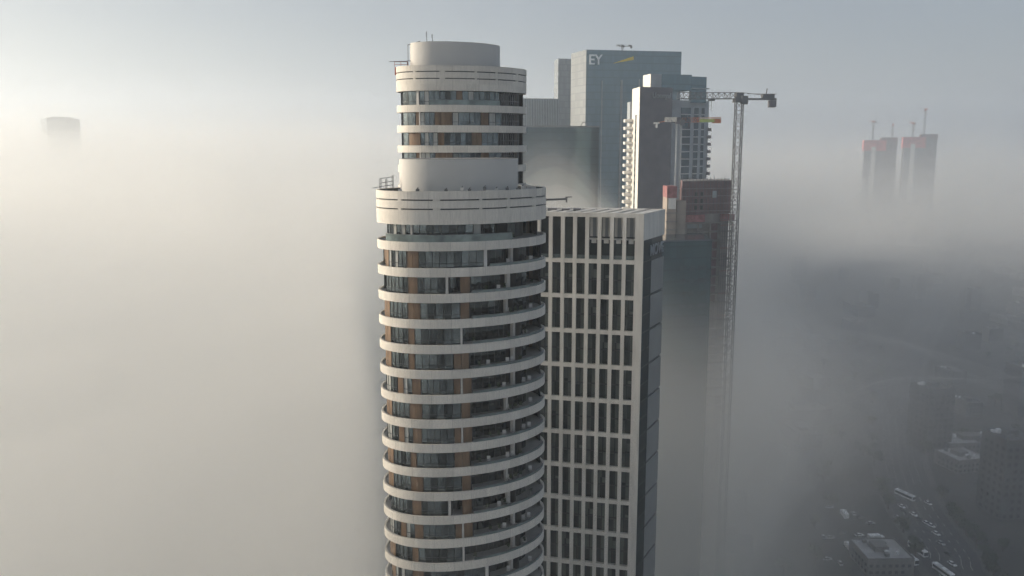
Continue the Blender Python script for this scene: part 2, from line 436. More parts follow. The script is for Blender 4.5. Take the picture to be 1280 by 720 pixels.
mb.build('frame', o)
p0 = at(684, 250, 116)
o = thing('facade_access_arm', 'thin steel access arm reaching right from the near roof edge', 'access crane', (p0.x - 1.2, p0.y, p0.z))
mb = MB(); mb.bar((0, 0, 0), (3.9, 0, .15), .28, MT['steel']); mb.build('boom', o)
mb = MB(); mb.bar((4.0, 0, -.35), (4.0, 0, .45), .22, MT['steel']); mb.bar((3.8, 0, .42), (4.8, 0, .45), .14, MT['steel']); mb.build('boom_head', o)
mb = MB(); mb.bar((.2, 0, -.9), (.2, 0, .1), .5, MT['steel']); mb.build('post', o)

p0 = at(503, 80, 143)
o = thing('roof_work_platform', 'red railed work platform at the left edge of the taller roof', 'work platform', (p0.x, p0.y, zc2 - 1.2))
mb = MB(); mb.box(-1.3, .9, -.5, .8, 0, 1.3, MT['rust']); mb.build('platform_box', o)
railing(o, [(-1.3, -.5, 1.3), (.9, -.5, 1.3), (.9, .8, 1.3)], .9, MT['rust'])
mb = MB(); mb.bar((-2.3, 0, 2.3), (1.0, 0, 2.35), .1, MT['steel']); mb.bar((.9, 0, .6), (.9, 0, 2.4), .12, MT['steel']); mb.bar((.9, 0, 2.45), (2.9, -.2, 2.25), .12, MT['steel']); mb.bar((2.9, -.2, 2.3), (2.9, -.2, .9), .16, MT['steel']); mb.build('davit_arm', o)
o = thing('roof_ladder_rail', 'grey handrail at the upper left edge of the tall roof drum', 'handrail', (at(508, 56, 141).x, 143, H + 14.5))
mb = MB(); mb.bar((0, 0, 0), (0, 0, 2.6), .09, MT['steel']); mb.bar((0, 0, 2.5), (2.2, -.4, 3.1), .12, MT['steel']); mb.build('handrail', o)
for k, px in enumerate((533.5, 540.5)):
    p0 = at(px, 52, 141); hgt = (1.75, 1.3)[k]
    mb = MB(); mb.bar((0, 0, -1), (0, 0, hgt), .085, MT['steel']); mb.bar((-.12, 0, hgt * .5), (-.12, 0, hgt * .9), .05, MT['steel'])
    a = mb.build('antenna'); a.location = (p0.x, p0.y, H + 17.3); tag(a, ('taller left whip antenna on the upper roof drum', 'shorter right whip antenna on the upper roof drum')[k], 'antenna', 'antennas on the roof drum')

# ------------------------------------------------------------------ gridded office tower
ga = R(-12.6)
e = Vector((math.cos(ga), math.sin(ga), 0)); inn = Vector((-math.sin(ga), math.cos(ga), 0))   # along the front (rightwards), into the building
c0 = at(805, 268.7, 165.0)
G = thing('office_tower', 'pale office tower with gridded concrete front and dark windows behind the near oval tower', 'office tower', (c0.x, c0.y, 0), ga)
# local frame: x along the front (0 = right corner, negative to the left), y into the building
ZT = H - 14.25; BAY = 2.6; ROW = 7.62; ZB = H - 24.5; CW = 1.75; COLW = .80; NB = 14; WID = CW + NB * BAY + .8
sd = Vector((math.cos(R(61) - ga), math.sin(R(61) - ga), 0)); SL = 13.8
S1 = sd * SL
def P(x, y): return (x, y)
fr = MB()
fr.box(-CW, 0, 0, .9, 0, ZT, MT['offw'])
xs = []
for i in range(NB + 1):
    x1 = -CW - i * BAY - (BAY - COLW) if i >= 0 else 0
    xs.append((x1 - COLW, x1))
for a, b in xs[:-1]: fr.box(a, b, 0, .9, 0, ZT - .9, MT['offw'])
fr.box(-WID, -CW, -.003, .9, ZT - .9, ZT, MT['offw'])
nrow = 0; z = ZB
while z > 2:
    fr.box(-WID, -CW, .004, .86, z - .45, z + .42, MT['offw']); z -= ROW; nrow += 1
fr.build('facade_frame', G)
def office_window(w, h, seed):
    rnd = random.Random(seed); mb = MB()
    mb.box(0, w, .0, .06, 0, h, MT['offg'])
    f = .25 + .3 * rnd.random()
    mb.box(0 if seed % 3 else w * (1 - f), w * f if seed % 3 else w, -.03, -.003, 0, h, MT['offd'])
    mb.box(0, w, -.09, -.034, h * .45, h * .45 + .28, MT['offs'])
    if seed > 3: mb.box(.07, w * .49, -.028, -.0305 + .025, h * (.95 - .06 * seed), h - .01, MT['offd'])
    if seed % 3 == 1: mb.box(w * .52, w - .07, -.029, -.004, h * .48 + .3, h * (.5 + .03 * seed) + .6, MT['offd'])
    for x in (0, w * .5, w - .06): mb.box(x, x + .06, -.075, -.032, 0, h, MT['offs'])
    mb.box(0, w, -.085, -.033, h * .10, h * .10 + .06, MT['offs'])
    return mb.build('window', G)
protos = [office_window(BAY - COLW, ROW - .87, s) for s in range(10)]
used = set(); rnd = random.Random(4)
for r in range(11):
    for i in range(8):
        k = rnd.choice((0, 1, 2, 3, 0, 2, 3, 1, 4, 5, 6, 7, 8, 9)); o = protos[k] if k not in used else protos[k].copy()
        if k in used: C.objects.link(o); o.parent = G
        used.add(k); o.location = (-CW - i * BAY - (BAY - COLW), .78, ZB - ROW * (r + 1) + .42)
gm = MB()
for i in range(NB):
    x = -CW - i * BAY - (BAY - COLW)
    if i >= 8: gm.box(x, x + BAY - COLW, .8, .86, 2, ZB, MT['offg'])
    elif 11 * ROW < ZB: gm.box(x, x + BAY - COLW, .8, .86, 2, ZB - 11 * ROW, MT['offg'])
gm.build('remaining_glazing', G)['kind'] = 'stuff'
# crown storey: dark tall bays on the left, open terrace bays on the right
for i in range(8):
    x = -CW - i * BAY - (BAY - COLW); w = BAY - COLW; mb = MB()
    if i < 4:
        zs = ZT - 5.6
        mb.box(x, x + w, 2.1, 2.3, zs + .4, ZT - 1, MT['offw'])
        mb.box(x + w * .32, x + w * .72, 2.05, 2.098, zs + .4, ZT - 1.2, MT['grey'])
        mb.box(x - .1, x + w + .1, .95, 2.1, zs - .15, zs + .12, MT['offw'])
        mb.box(x, x + w, 1.6, 1.7, ZB + .4, zs - .2, MT['offg']); mb.box(x + .45, x + w - .35, .93, 1.5, zs - .9, zs - .16, MT['offw'])
    else:
        mb.box(x, x + w, 1.6, 1.7, ZB + .4, ZT - .9, MT['offg'])
    mb.box(x, x + w, .9, .96, ZB + .42, ZB + 1.2, MT['rail'])
    mb.build('terrace_bay', G)
# body
mb = MB()
def body(y0): return [(-WID + .2, y0), (-.9 + sd.x / sd.y * y0, y0), (-.9 + S1.x, S1.y), (-WID + .2, S1.y)]
mb.prism(body(.9), 0, ZB, MT['dark'], MT['roof']); mb.prism(body(2.6), ZB, ZT - 1.6, MT['dark'], MT['roof'])
bk = [(-WID + .2, S1.y), (-.9 + S1.x, S1.y), (-.9 + S1.x, S1.y + .35), (-WID + .2, S1.y + .35)]
mb.prism(bk, 0, ZT, MT['offw'])
mb.box(-WID - .1, -WID + .2, .905, S1.y, 0, ZT, MT['offw'])
mb.build('building_core', G)
def side(mb, s0, s1, d0, d1, z0, z1, m):       # slab along the slanting right side; d = distance outwards
    n = Vector((sd.y, -sd.x, 0)); pts = [sd * s0 + n * d0, sd * s1 + n * d0, sd * s1 + n * d1, sd * s0 + n * d1]
    mb.prism([(p.x, p.y) for p in pts], z0, z1, m)
ZS = H - 19.9
mb = MB(); side(mb, .02, SL, -.8, -.02, ZS, ZT - .004, MT['offw']); side(mb, .02, .35, -.6, -.02, 0, ZS, MT['offw']); mb.build('side_wall', G)
mb = MB(); side(mb, .35, 5.6, -.8, -.10, 0, ZS, MT['strip'])
z = ZB
while z > 0: side(mb, .4, 5.55, -.098, -.05, z - .1, z + .1, MT['mull']); z -= ROW / 2
mb.build('glass_strip', G)
mb = MB(); z = ZB - .0; side(mb, 5.6, SL, -.85, -.45, 0, ZS, MT['mull'])
zz = ZB - .3
while zz > 10: side(mb, 5.6, SL, -.45, -.06, zz - ROW + .55, zz, MT['grey']); zz -= ROW
mb.build('side_panels', G)
def text(body, size, ext, m, name, parent=None, loc=(0, 0, 0), rot=(0, 0, 0), sx=1.0):
    cu = bpy.data.curves.new(name, 'FONT'); cu.body = body; cu.size = size; cu.extrude = ext; cu.offset = size * .012
    cu.materials.append(m); o = bpy.data.objects.new(name, cu); C.objects.link(o)
    if parent: o.parent = parent
    bpy.context.view_layer.update(); me = bpy.data.meshes.new_from_object(o.evaluated_get(bpy.context.evaluated_depsgraph_get()))
    bpy.data.objects.remove(o); bpy.data.curves.remove(cu); me.name = name; o = bpy.data.objects.new(name, me); C.objects.link(o)
    if parent: o.parent = parent
    o.location = loc; o.rotation_euler = rot; o.scale = (sx, 1, 1); return o
n = Vector((sd.y, -sd.x, 0)); pl = sd * 4.2 + n * (.05)
text('MOVE', 3.4, .06, MT['apl'], 'sign_letters', G, (pl.x, pl.y, H - 23.6), (R(90), 0, math.atan2(sd.y, sd.x)), .98)
# roof pergola
mb = MB()
mb.box(-WID, -.2, S1.y - 1.5, S1.y, ZT - .55, ZT - .003, MT['white'])
for i in range(NB + 2):
    x = -i * BAY * 1.05 - 1.2
    mb.prism([(x - .65, .9), (x + .65, .9), (x + .65 + sd.x * (S1.y - 2.4) / sd.y * .9, S1.y - 1.5), (x - .65 + sd.x * (S1.y - 2.4) / sd.y * .9, S1.y - 1.5)], ZT - .5, ZT - .006, MT['white'])
mb.build('roof_pergola', G)
for x, y, w in ((-18, 5, 1.6), (-21.2, 5.5, 1.9), (-15.6, 6, 1.5)):
    mb = MB(); mb.box(x, x + w, y, y + 1.2, ZT - 1.6, ZT + .35, MT['steel']); mb.build('roof_unit', G)

# ------------------------------------------------------------------ farther towers
def corners(pl_, pc, pr):      # three top corners given as (px, py, Y): left end, near corner, right end
    a, b, c = [at(*q) for q in (pl_, pc, pr)]
    d = a + c - b; return a, b, c, d
def block(root, name, quad, z0, z1, m, mside=None, mtop=None, smooth=False):
    """quad a-b is the left face, b-c the front"""
    mb = MB(); o = root.location
    pts = [(p.x - o.x, p.y - o.y) for p in (quad[1], quad[2], quad[3], quad[0])]
    n = 4; vs = [(p[0], p[1], z0) for p in pts] + [(p[0], p[1], z1) for p in pts]
    mb.add(vs, [[0, 1, 5, 4], [1, 2, 6, 5], [2, 3, 7, 6]], m); mb.add(vs, [[3, 0, 4, 7]], mside or m); mb.add(vs, [[4, 5, 6, 7]], mtop or MT['roof'])
    return mb.build(name, root)
def inset(q, f0, f1, g0, g1):  # sub-quad: f along b->c, g along b->a
    a, b, c, d = q; F = lambda f, g: b + (c - b) * f + (a - b) * g
    return (F(f0, g1), F(f0, g0), F(f1, g0), F(f1, g1))

# glass tower with the two-letter sign
Q = corners((714, 65.5, 470), (733, 62, 450), (852, 64.5, 460)); zt = Q[1].z
EYT = thing('glass_office_tower', 'tall blue-grey glass tower with white EY letters and yellow wedge at its top', 'office tower', (Q[1].x, Q[1].y, 0))
block(EYT, 'glass_facade', Q, 0, zt, MT['ey'], MT['eyl'])  # left face paler: sun and fog brightness put into its colour
fd = (Q[2] - Q[1]).normalized(); fa = math.atan2(fd.y, fd.x); fn = Vector((fd.y, -fd.x, 0))
def on_face(px, py):           # point of the front face seen at a pixel
    r_ = ray(px, py); t = (Q[1].x * fn.x + Q[1].y * fn.y) / (r_.x * fn.x + r_.y * fn.y); return Vector((r_.x * t, r_.y * t, H + r_.z * t))
pE = on_face(735.5, 80.5) + fn * .5 - EYT.location; pE2 = on_face(757, 80.5) - EYT.location
tE = text('EY', 7.6, .3, MT['sign'], 'sign_letters', EYT, pE, (R(90), 0, fa), .92)
w0, w1, w2 = on_face(766, 79.3), on_face(791.5, 70.5), on_face(791.5, 75.0)
mb = MB(); q = [p + fn * s_ - EYT.location for s_ in (.6, .15) for p in (w0, w2, w1)]
mb.add(q, [[0, 1, 2], [5, 4, 3], [0, 3, 4, 1], [1, 4, 5, 2], [2, 5, 3, 0]], MT['yellow']); mb.build('sign_wedge', EYT)
sdn = (Q[0] - Q[1]).normalized(); p_ = Q[1] + sdn * 17 - EYT.location; sn = Vector((sdn.y, -sdn.x, 0)) * -1
text('EY', 7, .3, MT['sign'], 'side_sign_letters', EYT, Vector((p_.x, p_.y, zt - 9)) + sn * -.5, (R(90), 0, math.atan2(-sdn.y, -sdn.x)), 1)
mb = MB()   # parapet rim and slim vertical bays
for f in (.16, .36, .37, .55): 
    a = Q[1].lerp(Q[2], f) - EYT.location; b = Q[1].lerp(Q[2], f + .012) - EYT.location
    mb.prism([(a.x, a.y), (b.x, b.y), (b.x - fn.x * -.4, b.y + fn.y * .4), (a.x + fn.x * .4, a.y + fn.y * .4)], 0, zt - 17 + 3 * f, MT['eyl'])
mb.build('facade_fins', EYT)

Q2 = corners((693, 73, 560), (698, 73, 545), (722, 73, 550))
o = thing('office_tower', 'pale fog-faded tower slab just left of the tall blue-grey glass tower', 'office tower', (Q2[1].x, Q2[1].y, 0))
block(o, 'facade', Q2, 0, Q2[1].z, MT['eyl'])
Q3 = corners((640, 124, 520), (654, 123, 505), (698, 124, 510))
o = thing('office_tower', 'hazy grey tower with fine vertical fins right of the taller oval tower', 'office tower', (Q3[1].x, Q3[1].y, 0))
block(o, 'facade', Q3, 0, Q3[1].z, MT['lined'])
mb = MB(); z = Q3[1].z
for f in range(22):
    p = Q3[1].lerp(Q3[2], f / 21) - o.location; mb.box(p.x - .25, p.x + .25, p.y - .6, p.y, 0, z + .2, MT['apl'])
mb.build('vertical_fins', o)
Q4 = corners((632, 159.5, 392), (640, 159, 380), (749, 159.5, 386))
o = thing('office_tower', 'flat-topped teal glass block in front of the tall blue-grey tower, low left', 'office tower', (Q4[1].x, Q4[1].y, 0))
block(o, 'glass_facade', Q4, 0, Q4[1].z, MT['teal'])
block(o, 'roof_edge', inset(Q4, -.002, 1.002, -.01, 1), Q4[1].z, Q4[1].z + .7, MT['steel'])
mb = MB(); pb = at(730, 159, 384) - o.location
for a in range(9):
    t0, t1 = math.pi * a / 9, math.pi * (a + 1) / 9
    mb.bar((pb.x + 1.5 * math.cos(t0), pb.y, Q4[1].z + 2.4 * math.sin(t0)), (pb.x + 1.5 * math.cos(t1), pb.y, Q4[1].z + 2.4 * math.sin(t1)), .3, MT['steel'])
mb.build('roof_arch', o)

# --- apartment tower, its sunlit left edge painted white
QA = corners((790.5, 109.5, 343), (800, 108.5, 330), (841, 110, 335)); zA = QA[1].z
A = thing('apartment_tower', 'slender grey apartment tower with a sunlit white left edge and stacked balconies', 'apartment tower', (QA[1].x, QA[1].y, 0))
block(A, 'main_wall', QA, 0, zA, MT['apd'], MT['apw'])  # shaded front and sunlit left face painted as dark and white walls
sdn = (QA[0] - QA[1])
mb = MB()
for f0, f1 in ((.35, .5),):
    a = QA[1] + sdn * f0 - A.location; b = QA[1] + sdn * f1 - A.location
    mb.prism([(a.x - .12, a.y), (a.x + .3, a.y), (b.x + .3, b.y), (b.x - .12, b.y)], 0, zA - 11, MT['apg'])
mb.build('slot_window', A)
QW = corners((838, 125, 350), (840.5, 125, 339), (886.5, 126, 346)); zW = QW[1].z
block(A, 'side_wing', QW, 0, zW, MT['apl'])
QP = corners((804, 93, 341), (813.5, 92.5, 334), (865, 92, 338)); zP = QP[1].z
block(A, 'penthouse', QP, zA - 1, zP, MT['ey'], MT['apw'])  # lit left side of the penthouse painted white
block(A, 'penthouse_wall', inset(QP, -.003, .26, -.01, .3), zA - 1, zP + .1, MT['apl'], MT['apw'])  # sunlit corner: its light put into the white side colour
QR = corners((862, 96, 345), (865, 95.5, 341), (883.5, 95.5, 344)); block(A, 'upper_wing', QR, zW - 1, QR[1].z, MT['ey'])
mb = MB(); a = at(845, 110, 337) - A.location; b = at(886, 111, 343) - A.location
mb.bar(a, b, 1.0, MT['apl'], .5); mb.build('roof_terrace_edge', A)
wfd = (QW[2] - QW[1]).normalized(); wfn = Vector((wfd.y, -wfd.x, 0))
# windows in the wing: each storey three openings
wins = []
zz = zW - 3.0; fl = 0
while zz - 3.1 > H - 62 and fl < 26:
    for f0, f1 in ((.24, .50), (.60, .72), (.80, .88)):
        a = QW[1].lerp(QW[2], f0) - A.location; b = QW[1].lerp(QW[2], f1) - A.location
        mb = MB(); mb.prism([(a.x, a.y), (b.x, b.y), (b.x + wfn.x * .12, b.y + wfn.y * .12), (a.x + wfn.x * .12, a.y + wfn.y * .12)], zz - 2.7, zz, MT['apg'])
        mb.bar((a.x + wfn.x * .14, a.y + wfn.y * .14, zz - 2.7), (b.x + wfn.x * .14, b.y + wfn.y * .14, zz - 2.7), .14, MT['apw'])
        mb.build('window', A)
    zz -= 3.1; fl += 1
# balconies
def balcony(px0, px1, py, Y, depth):
    a = at(px0, py, Y) - A.location; b = at(px1, py, Y) - A.location
    mb = MB(); mb.box(a.x, b.x, a.y, a.y + depth, a.z - 1.15, a.z - .1, MT['apw']); mb.box(a.x, b.x, a.y + .1, a.y + depth, a.z - 1.45, a.z - 1.15, MT['apl'])
    mb.build('balcony', A)
for i in range(16): 
    p = at(781.5, 149, 340); dz = 3.1 * i
    for (x0, x1, off) in ((781.5, 791, 0), (787.0, 792, -1.6)):
        a = at(x0, 149, 340 + 2 * (off != 0)) - A.location; b = at(x1, 149, 340) - A.location
        mb = MB(); z = a.z + off - dz; mb.box(a.x, b.x, a.y, a.y + 5, z - 1.1, z, MT['apw']); mb.box(a.x + .2, b.x, a.y + .2, a.y + 5, z - 1.35, z - 1.1, MT['apl']); mb.build('balcony', A)
mb = MB(); a = at(788, 127, 345) - A.location; b = at(791.5, 127, 342) - A.location; mb.box(a.x, b.x, a.y, a.y + 9, 0, a.z, MT['apl']); mb.build('balcony_wall', A)
for i in range(14):
    a = at(885.5, 160, 345) - A.location; b = at(889.5, 160, 345) - A.location; z = a.z - 3.1 * i
    mb = MB(); mb.box(a.x, b.x, a.y, a.y + 4, z - 1.3, z, MT['apd']); mb.build('corner_balcony', A)
afd = (QA[2] - QA[1]).normalized(); afn = Vector((afd.y, -afd.x, 0))
pt = QA[1] + afd * 5.6 + afn * .3 - A.location
text('Uoonyal', 2.9, .15, MT['apl'], 'sign_letters', A, Vector((pt.x, pt.y, zA - 4.2)), (R(90), 0, math.atan2(afd.y, afd.x)), .88)

# --- low teal glass block right of the office tower
QT = corners((800, 303, 268), (808, 303, 252), (890, 303, 257)); o = thing('office_block', 'dark teal glass block half sunk in fog right of the gridded office tower', 'office building', (QT[1].x, QT[1].y, 0))
block(o, 'glass_facade', QT, 0, QT[1].z, MT['teal'], None, MT['apd']); block(o, 'roof_edge', inset(QT, -.002, 1.002, -.01, 1), QT[1].z, QT[1].z + .5, MT['apd'], None, MT['teal'])
tfd = (QT[2] - QT[1]); tfn = Vector((tfd.y, -tfd.x, 0)).normalized()
mb = MB()
for r in range(7):
    for f0, f1 in ((.52, .62), (.66, .74), (.80, .93)):
        a = QT[1] + tfd * f0 - o.location; b = QT[1] + tfd * f1 - o.location; z = QT[1].z - 8 - r * 4.2
        mb = MB(); mb.prism([(a.x, a.y), (b.x, b.y), (b.x + tfn.x * .1, b.y + tfn.y * .1), (a.x + tfn.x * .1, a.y + tfn.y * .1)], z - 1.5, z, MT['apg']); mb.build('window', o)

# --- unfinished tower
QC = corners((850, 227, 300), (853, 226, 288), (914, 228, 293)); zC = QC[1].z
K = thing('unfinished_tower', 'raw concrete tower under construction with red safety nets, below the big crane', 'construction site', (QC[1].x, QC[1].y, 0))
block(K, 'climbing_screen', inset(QC, 0, 1, 0, 1), zC - 12, zC, MT['screen'], MT['screen'], MT['rawc'])
block(K, 'concrete_core', inset(QC, .02, .98, .05, 1), 0, zC - 12, MT['rawc'])
kf = (QC[2] - QC[1]).normalized(); kn = Vector((kf.y, -kf.x, 0))
def kslab(f0, f1, z0, z1, out, m, name, d=0.):
    a = QC[1].lerp(QC[2], f0) - K.location; b = QC[1].lerp(QC[2], f1) - K.location
    mb = MB(); mb.prism([(a.x - kn.x * d, a.y - kn.y * d), (b.x - kn.x * d, b.y - kn.y * d), (b.x + kn.x * out, b.y + kn.y * out), (a.x + kn.x * out, a.y + kn.y * out)], z0, z1, m); return mb.build(name, K)
zf = zC - 12; 
kslab(.06, .45, zf - 2.9, zf - .3, 1.2, MT['net'], 'safety_net'); kslab(.80, 1.06, zf - 2.7, zf - .3, 1.4, MT['net'], 'safety_net')
kslab(.62, .70, zC - 6.2, zC - 3.8, .25, MT['apl'], 'screen_opening')
for i in range(22):
    z = zf - 3.2 - i * 3.3
    kslab(.05, 1.03, z - .3, z, 1.9, MT['rawc'], 'floor_slab', .2)
    if i < 9:
        kslab(.1, .42, z - 2.0, z - .35, .3, MT['apl' if i in (0, 2) else 'dark'], 'bay'); kslab(.58, .74, z - 3.0, z - .3, .4, MT['screen'], 'bay')
        for f in (.06, .30, .55, .78, 1.0): kslab(f, f + .02, z - 3.0, z - .3, 1.7, MT['rawc'], 'column', -1.2)
mb = MB(); ka = QC[1] - K.location; kd = QC[2] - QC[1]
for i in range(15):
    p = ka + kd * (i / 14) + kn * .15; mb.bar((p.x, p.y, zC - 12), (p.x, p.y, zC + (.9 if i % 3 else 1.8)), .16, MT['steel'])
for j in range(5):
    p = ka + kn * .18; q_ = ka + kd + kn * .18; mb.bar((p.x, p.y, zC - 11 + j * 2.7), (q_.x, q_.y, zC - 11 + j * 2.7), .22, MT['rawc'])
mb.build('formwork_frame', K)
mb = MB()
for i in range(7):
    p = ka + kd * (.74 + .045 * i) + kn * 2.6; mb.bar((p.x, p.y, zC - 60), (p.x, p.y, zC - 12.5), .14, MT['steel'])
for j in range(22):
    p = ka + kd * .74 + kn * 2.6; q_ = ka + kd * 1.01 + kn * 2.6; mb.bar((p.x, p.y, zC - 14 - j * 2.1), (q_.x, q_.y, zC - 14 - j * 2.1), .12, MT['rust'] if j % 4 == 1 else MT['steel'])
mb.build('scaffolding', K)
for f in (.26, .38):
    for j in range(3): kslab(f, f + .05, zC - 9.5 + j * 2.4 - 1, zC - 9.5 + j * 2.4 + .5, .12, MT['dark'], 'core_opening')
# left stair tower of that site
a = at(834, 233, 284) - K.location; b = at(846.5, 233, 284) - K.location
mb = MB(); mb.box(a.x, b.x, a.y, a.y + 8, a.z - 4.0, a.z, MT['net']); mb.build('stair_net', K)
mb = MB(); mb.box(a.x + .1, b.x - .1, a.y + .1, a.y + 8, 0, a.z - 4.0, MT['tan']); mb.box(a.x + .6, b.x - .2, a.y - .02, a.y + .1, a.z - 8, a.z - 4.2, MT['apw'])
for i in range(9): mb.box(a.x - .3, b.x + .3, a.y - .6, a.y + .1, a.z - 9.6 - i * 3.0, a.z - 9.2 - i * 3.0, MT['rawc'])
mb.build('stair_tower', K)
a = at(846.5, 244, 286) - K.location; b = at(858, 244, 286) - K.location
mb = MB(); mb.box(a.x, b.x, a.y, a.y + 6, 0, a.z - 2, MT['tan']); mb.build('tan_wall', K)

# ------------------------------------------------------------------ cranes
def lattice(mb, p, q, w, m, n, h=None, tri=False):
    p = Vector(p); q = Vector(q); d = (q - p).normalized(); h = h or w
    u = Vector((0, 1, 0)) if abs(d.y) < .9 else Vector((1, 0, 0)); v = d.cross(u).normalized()
    offs = [(-.5, -.5), (.5, -.5), (.5, .5), (-.5, .5)] if not tri else [(-.5, 0), (.5, 0), (0, 1)]
    P_ = lambda k, i: p.lerp(q, i / n) + u * offs[k][0] * w + v * offs[k][1] * h * (1 if tri else 1)
    K_ = len(offs)
    for k in range(K_): mb.bar(P_(k, 0), P_(k, n), w * .115, m)
    for i in range(n):
        for k in range(K_):
            k2 = (k + 1) % K_
            a, b = (P_(k, i), P_(k2, i + 1)) if i % 2 else (P_(k2, i), P_(k, i + 1))
            mb.bar(a, b, w * .07, m); mb.bar(P_(k, i), P_(k2, i), w * .06, m)
def tower_crane(label, base, topz, w, jib, counter, jm, mm, yaw, group, hammer=1.0, nseg=None, cabm=None):
    """jib/counter lengths in metres; yaw turns the jib; local -x is the jib side"""
    o = thing('tower_crane', label, 'crane', (base[0], base[1], base[2]), 0, group); hgt = topz - base[2]
    mb = MB(); lattice(mb, (0, 0, 0), (0, 0, hgt), w, mm, nseg or int(hgt / (w * 1.15))); mb.build('mast', o)
    cabm = cabm or jm
    s = thing('slewing_unit', '', '', (0, 0, hgt), yaw); s.parent = o; del s['label']; del s['category']
    mb = MB(); mb.box(-w * .75, w * .75, -w * .75, w * .75, 0, w * .5, cabm); mb.box(w * .1, w * 1.0, -w * .9, -w * .1, -w * .3, w * .9, MT['steel']); mb.box(-w * .6, w * .5, -w * .5, w * .5, w * .5, w * 1.4, cabm)
    cab = mb.build('cab', s)
    mb = MB(); lattice(mb, (-jib, 0, w * .5), (-w * .5, 0, w * .5), w * .9, jm[1] if isinstance(jm, tuple) else jm, max(6, int(jib / (w * .9))), w * .9, True)
    mb.build('jib', s)
    mb = MB(); mb.box(w * .5, counter, -w * .5, w * .5, w * .35, w * .6, MT['steel']); mb.bar((w, -w * .5, w * 1.2), (counter, -w * .5, w * 1.2), w * .06, MT['steel'])
    mb.bar((w * .3, 0, w * 1.4), (counter * .8, 0, w * 1.0), w * .07, MT['steel']); mb.build('counter_jib', s)
    mb = MB(); mb.box(counter * .83, counter * 1.0, -w * .5, w * .5, -w * .7, w * .3, MT['apd']); mb.build('counterweight', s)
    mb = MB(); mb.box(counter * .62, counter * .95, -w * .4, w * .4, w * .6, w * 1.2, MT['steel']); mb.bar((counter * .72, 0, w * .6), (counter * .76, 0, w * 2.0), w * .12, MT['steel']); mb.build('winch', s)
    mb = MB(); mb.box(-jib * .45 - w * .4, -jib * .45 + w * .4, -w * .4, w * .4, w * .2, w * .45, MT['steel']); mb.bar((-jib * .45, 0, w * .2), (-jib * .45, 0, -w * 1.2), w * .05, MT['steel']); mb.build('trolley', s)
    return o
ct = at(924, 128, 280)
tower_crane('tall grey tower crane with a long lattice mast beside the unfinished tower', (ct.x, ct.y, 0), ct.z, 2.35, 21.5, 12.6, MT['steel'], MT['steel'], R(3), 'tower cranes by the unfinished tower')
ct = at(849, 155, 296)
cr = tower_crane('short-jib orange and white tower crane before the slender apartment tower', (ct.x, ct.y, 0), ct.z, 1.7, 5.2, 4.0, MT['wpaint'], MT['apl'], R(-3), 'tower cranes by the unfinished tower', cabm=MT['apd'])
# coloured jib facing: banner and painted sections towards the right
s = [c for c in cr.children if c.name.startswith('slewing')][0]
mb = MB(); lattice(mb, (1, 0, .6), (15, 0, .9), 1.5, MT['orange'], 10, 1.5, True); mb.box(7.2, 12.5, -.9, -.8, .6, 1.7, MT['lime']); mb.box(7.2, 14.6, -.95, -.86, 1.9, 2.25, MT['wpaint']); mb.build('banner', s)
mb = MB(); mb.box(11.9, 14.8, -.8, .8, .3, 2.0, MT['orange']); mb.build('ballast', s)
mb = MB(); mb.bar((-9.0, 0, .3), (-5.0, 0, 1.0), .22, MT['orange']); mb.box(-9.2, -7.2, -.5, .3, .1, .6, MT['wpaint']); mb.box(-8.4, -7.8, -.5, .3, -1.4, .2, MT['wpaint']); mb.build('jib_end', s)
pc = at(778, 62, 455)
tower_crane('small dark crane on the roof of the tower with the EY sign', (pc.x, pc.y, pc.z - .2), pc.z + 1.4, .9, 3.5, 5.5, MT['steel'], MT['steel'], R(10), 'small roof cranes', nseg=3)

# twin towers far right
def far_tower(px0, px1, py, Y, label, cpx):
    q = corners((px0 - 2, py + .5, Y + 26), (px0, py, Y), (px1, py + .4, Y + 12)); zt_ = q[1].z
    o = thing('unfinished_tower', label, 'construction site', (q[1].x, q[1].y, 0), 0, 'unfinished twin towers in the fog')
    block(o, 'concrete_body', q, 0, zt_ - 8, MT['apd'], MT['apd'])
    block(o, 'safety_net', inset(q, -.04, .66, -.02, 1), zt_ - 26, zt_ - 5, MT['farnet'])
    block(o, 'climbing_screen', inset(q, .5, 1.02, .1, 1), zt_ - 16, zt_ + .5, MT['screen'])
    block(o, 'hoist_tower', inset(q, .2, .34, -.05, -.02), 0, zt_ - 18, MT['apw'])
    mb = MB(); a = q[1] - o.location; b = q[2] - o.location
    for i in range(24): z = zt_ - 26 - i * 3.8; mb.prism([(a.x - .8, a.y - .8), (b.x + .8, b.y - .8), (b.x + .8, b.y), (a.x - .8, a.y)], z - .5, z, MT['rawc'])
    mb.build('floor_slabs', o)
    return zt_
TF = 1600
zt1 = far_tower(1082, 1122, 172, TF, 'left of the two faint towers under construction, pink nets near top', 1092)
zt2 = far_tower(1131, 1172, 168, TF - 30, 'right of the two faint towers under construction, taller crane above', 1150)
for (px, py, lab, jl, yw, zb_) in ((1092, 153, 'leftmost faint crane above the left fogged tower', 12, 20, zt1), (1116, 157, 'second faint crane, above the right edge of the left fogged tower', 14, 70, zt1), (1142, 155, 'third faint crane, with slanting jib over the right fogged tower', 14, 30, zt2), (1157, 138, 'tallest faint crane above the right fogged tower', 12, 80, zt2)):
    c_ = at(px, py, TF + 8)
    tower_crane(lab, (c_.x, c_.y, zb_ - 20), c_.z, 2.4, jl, 7, MT['rust'], MT['steel'], R(yw), 'cranes on the fogged twin towers')
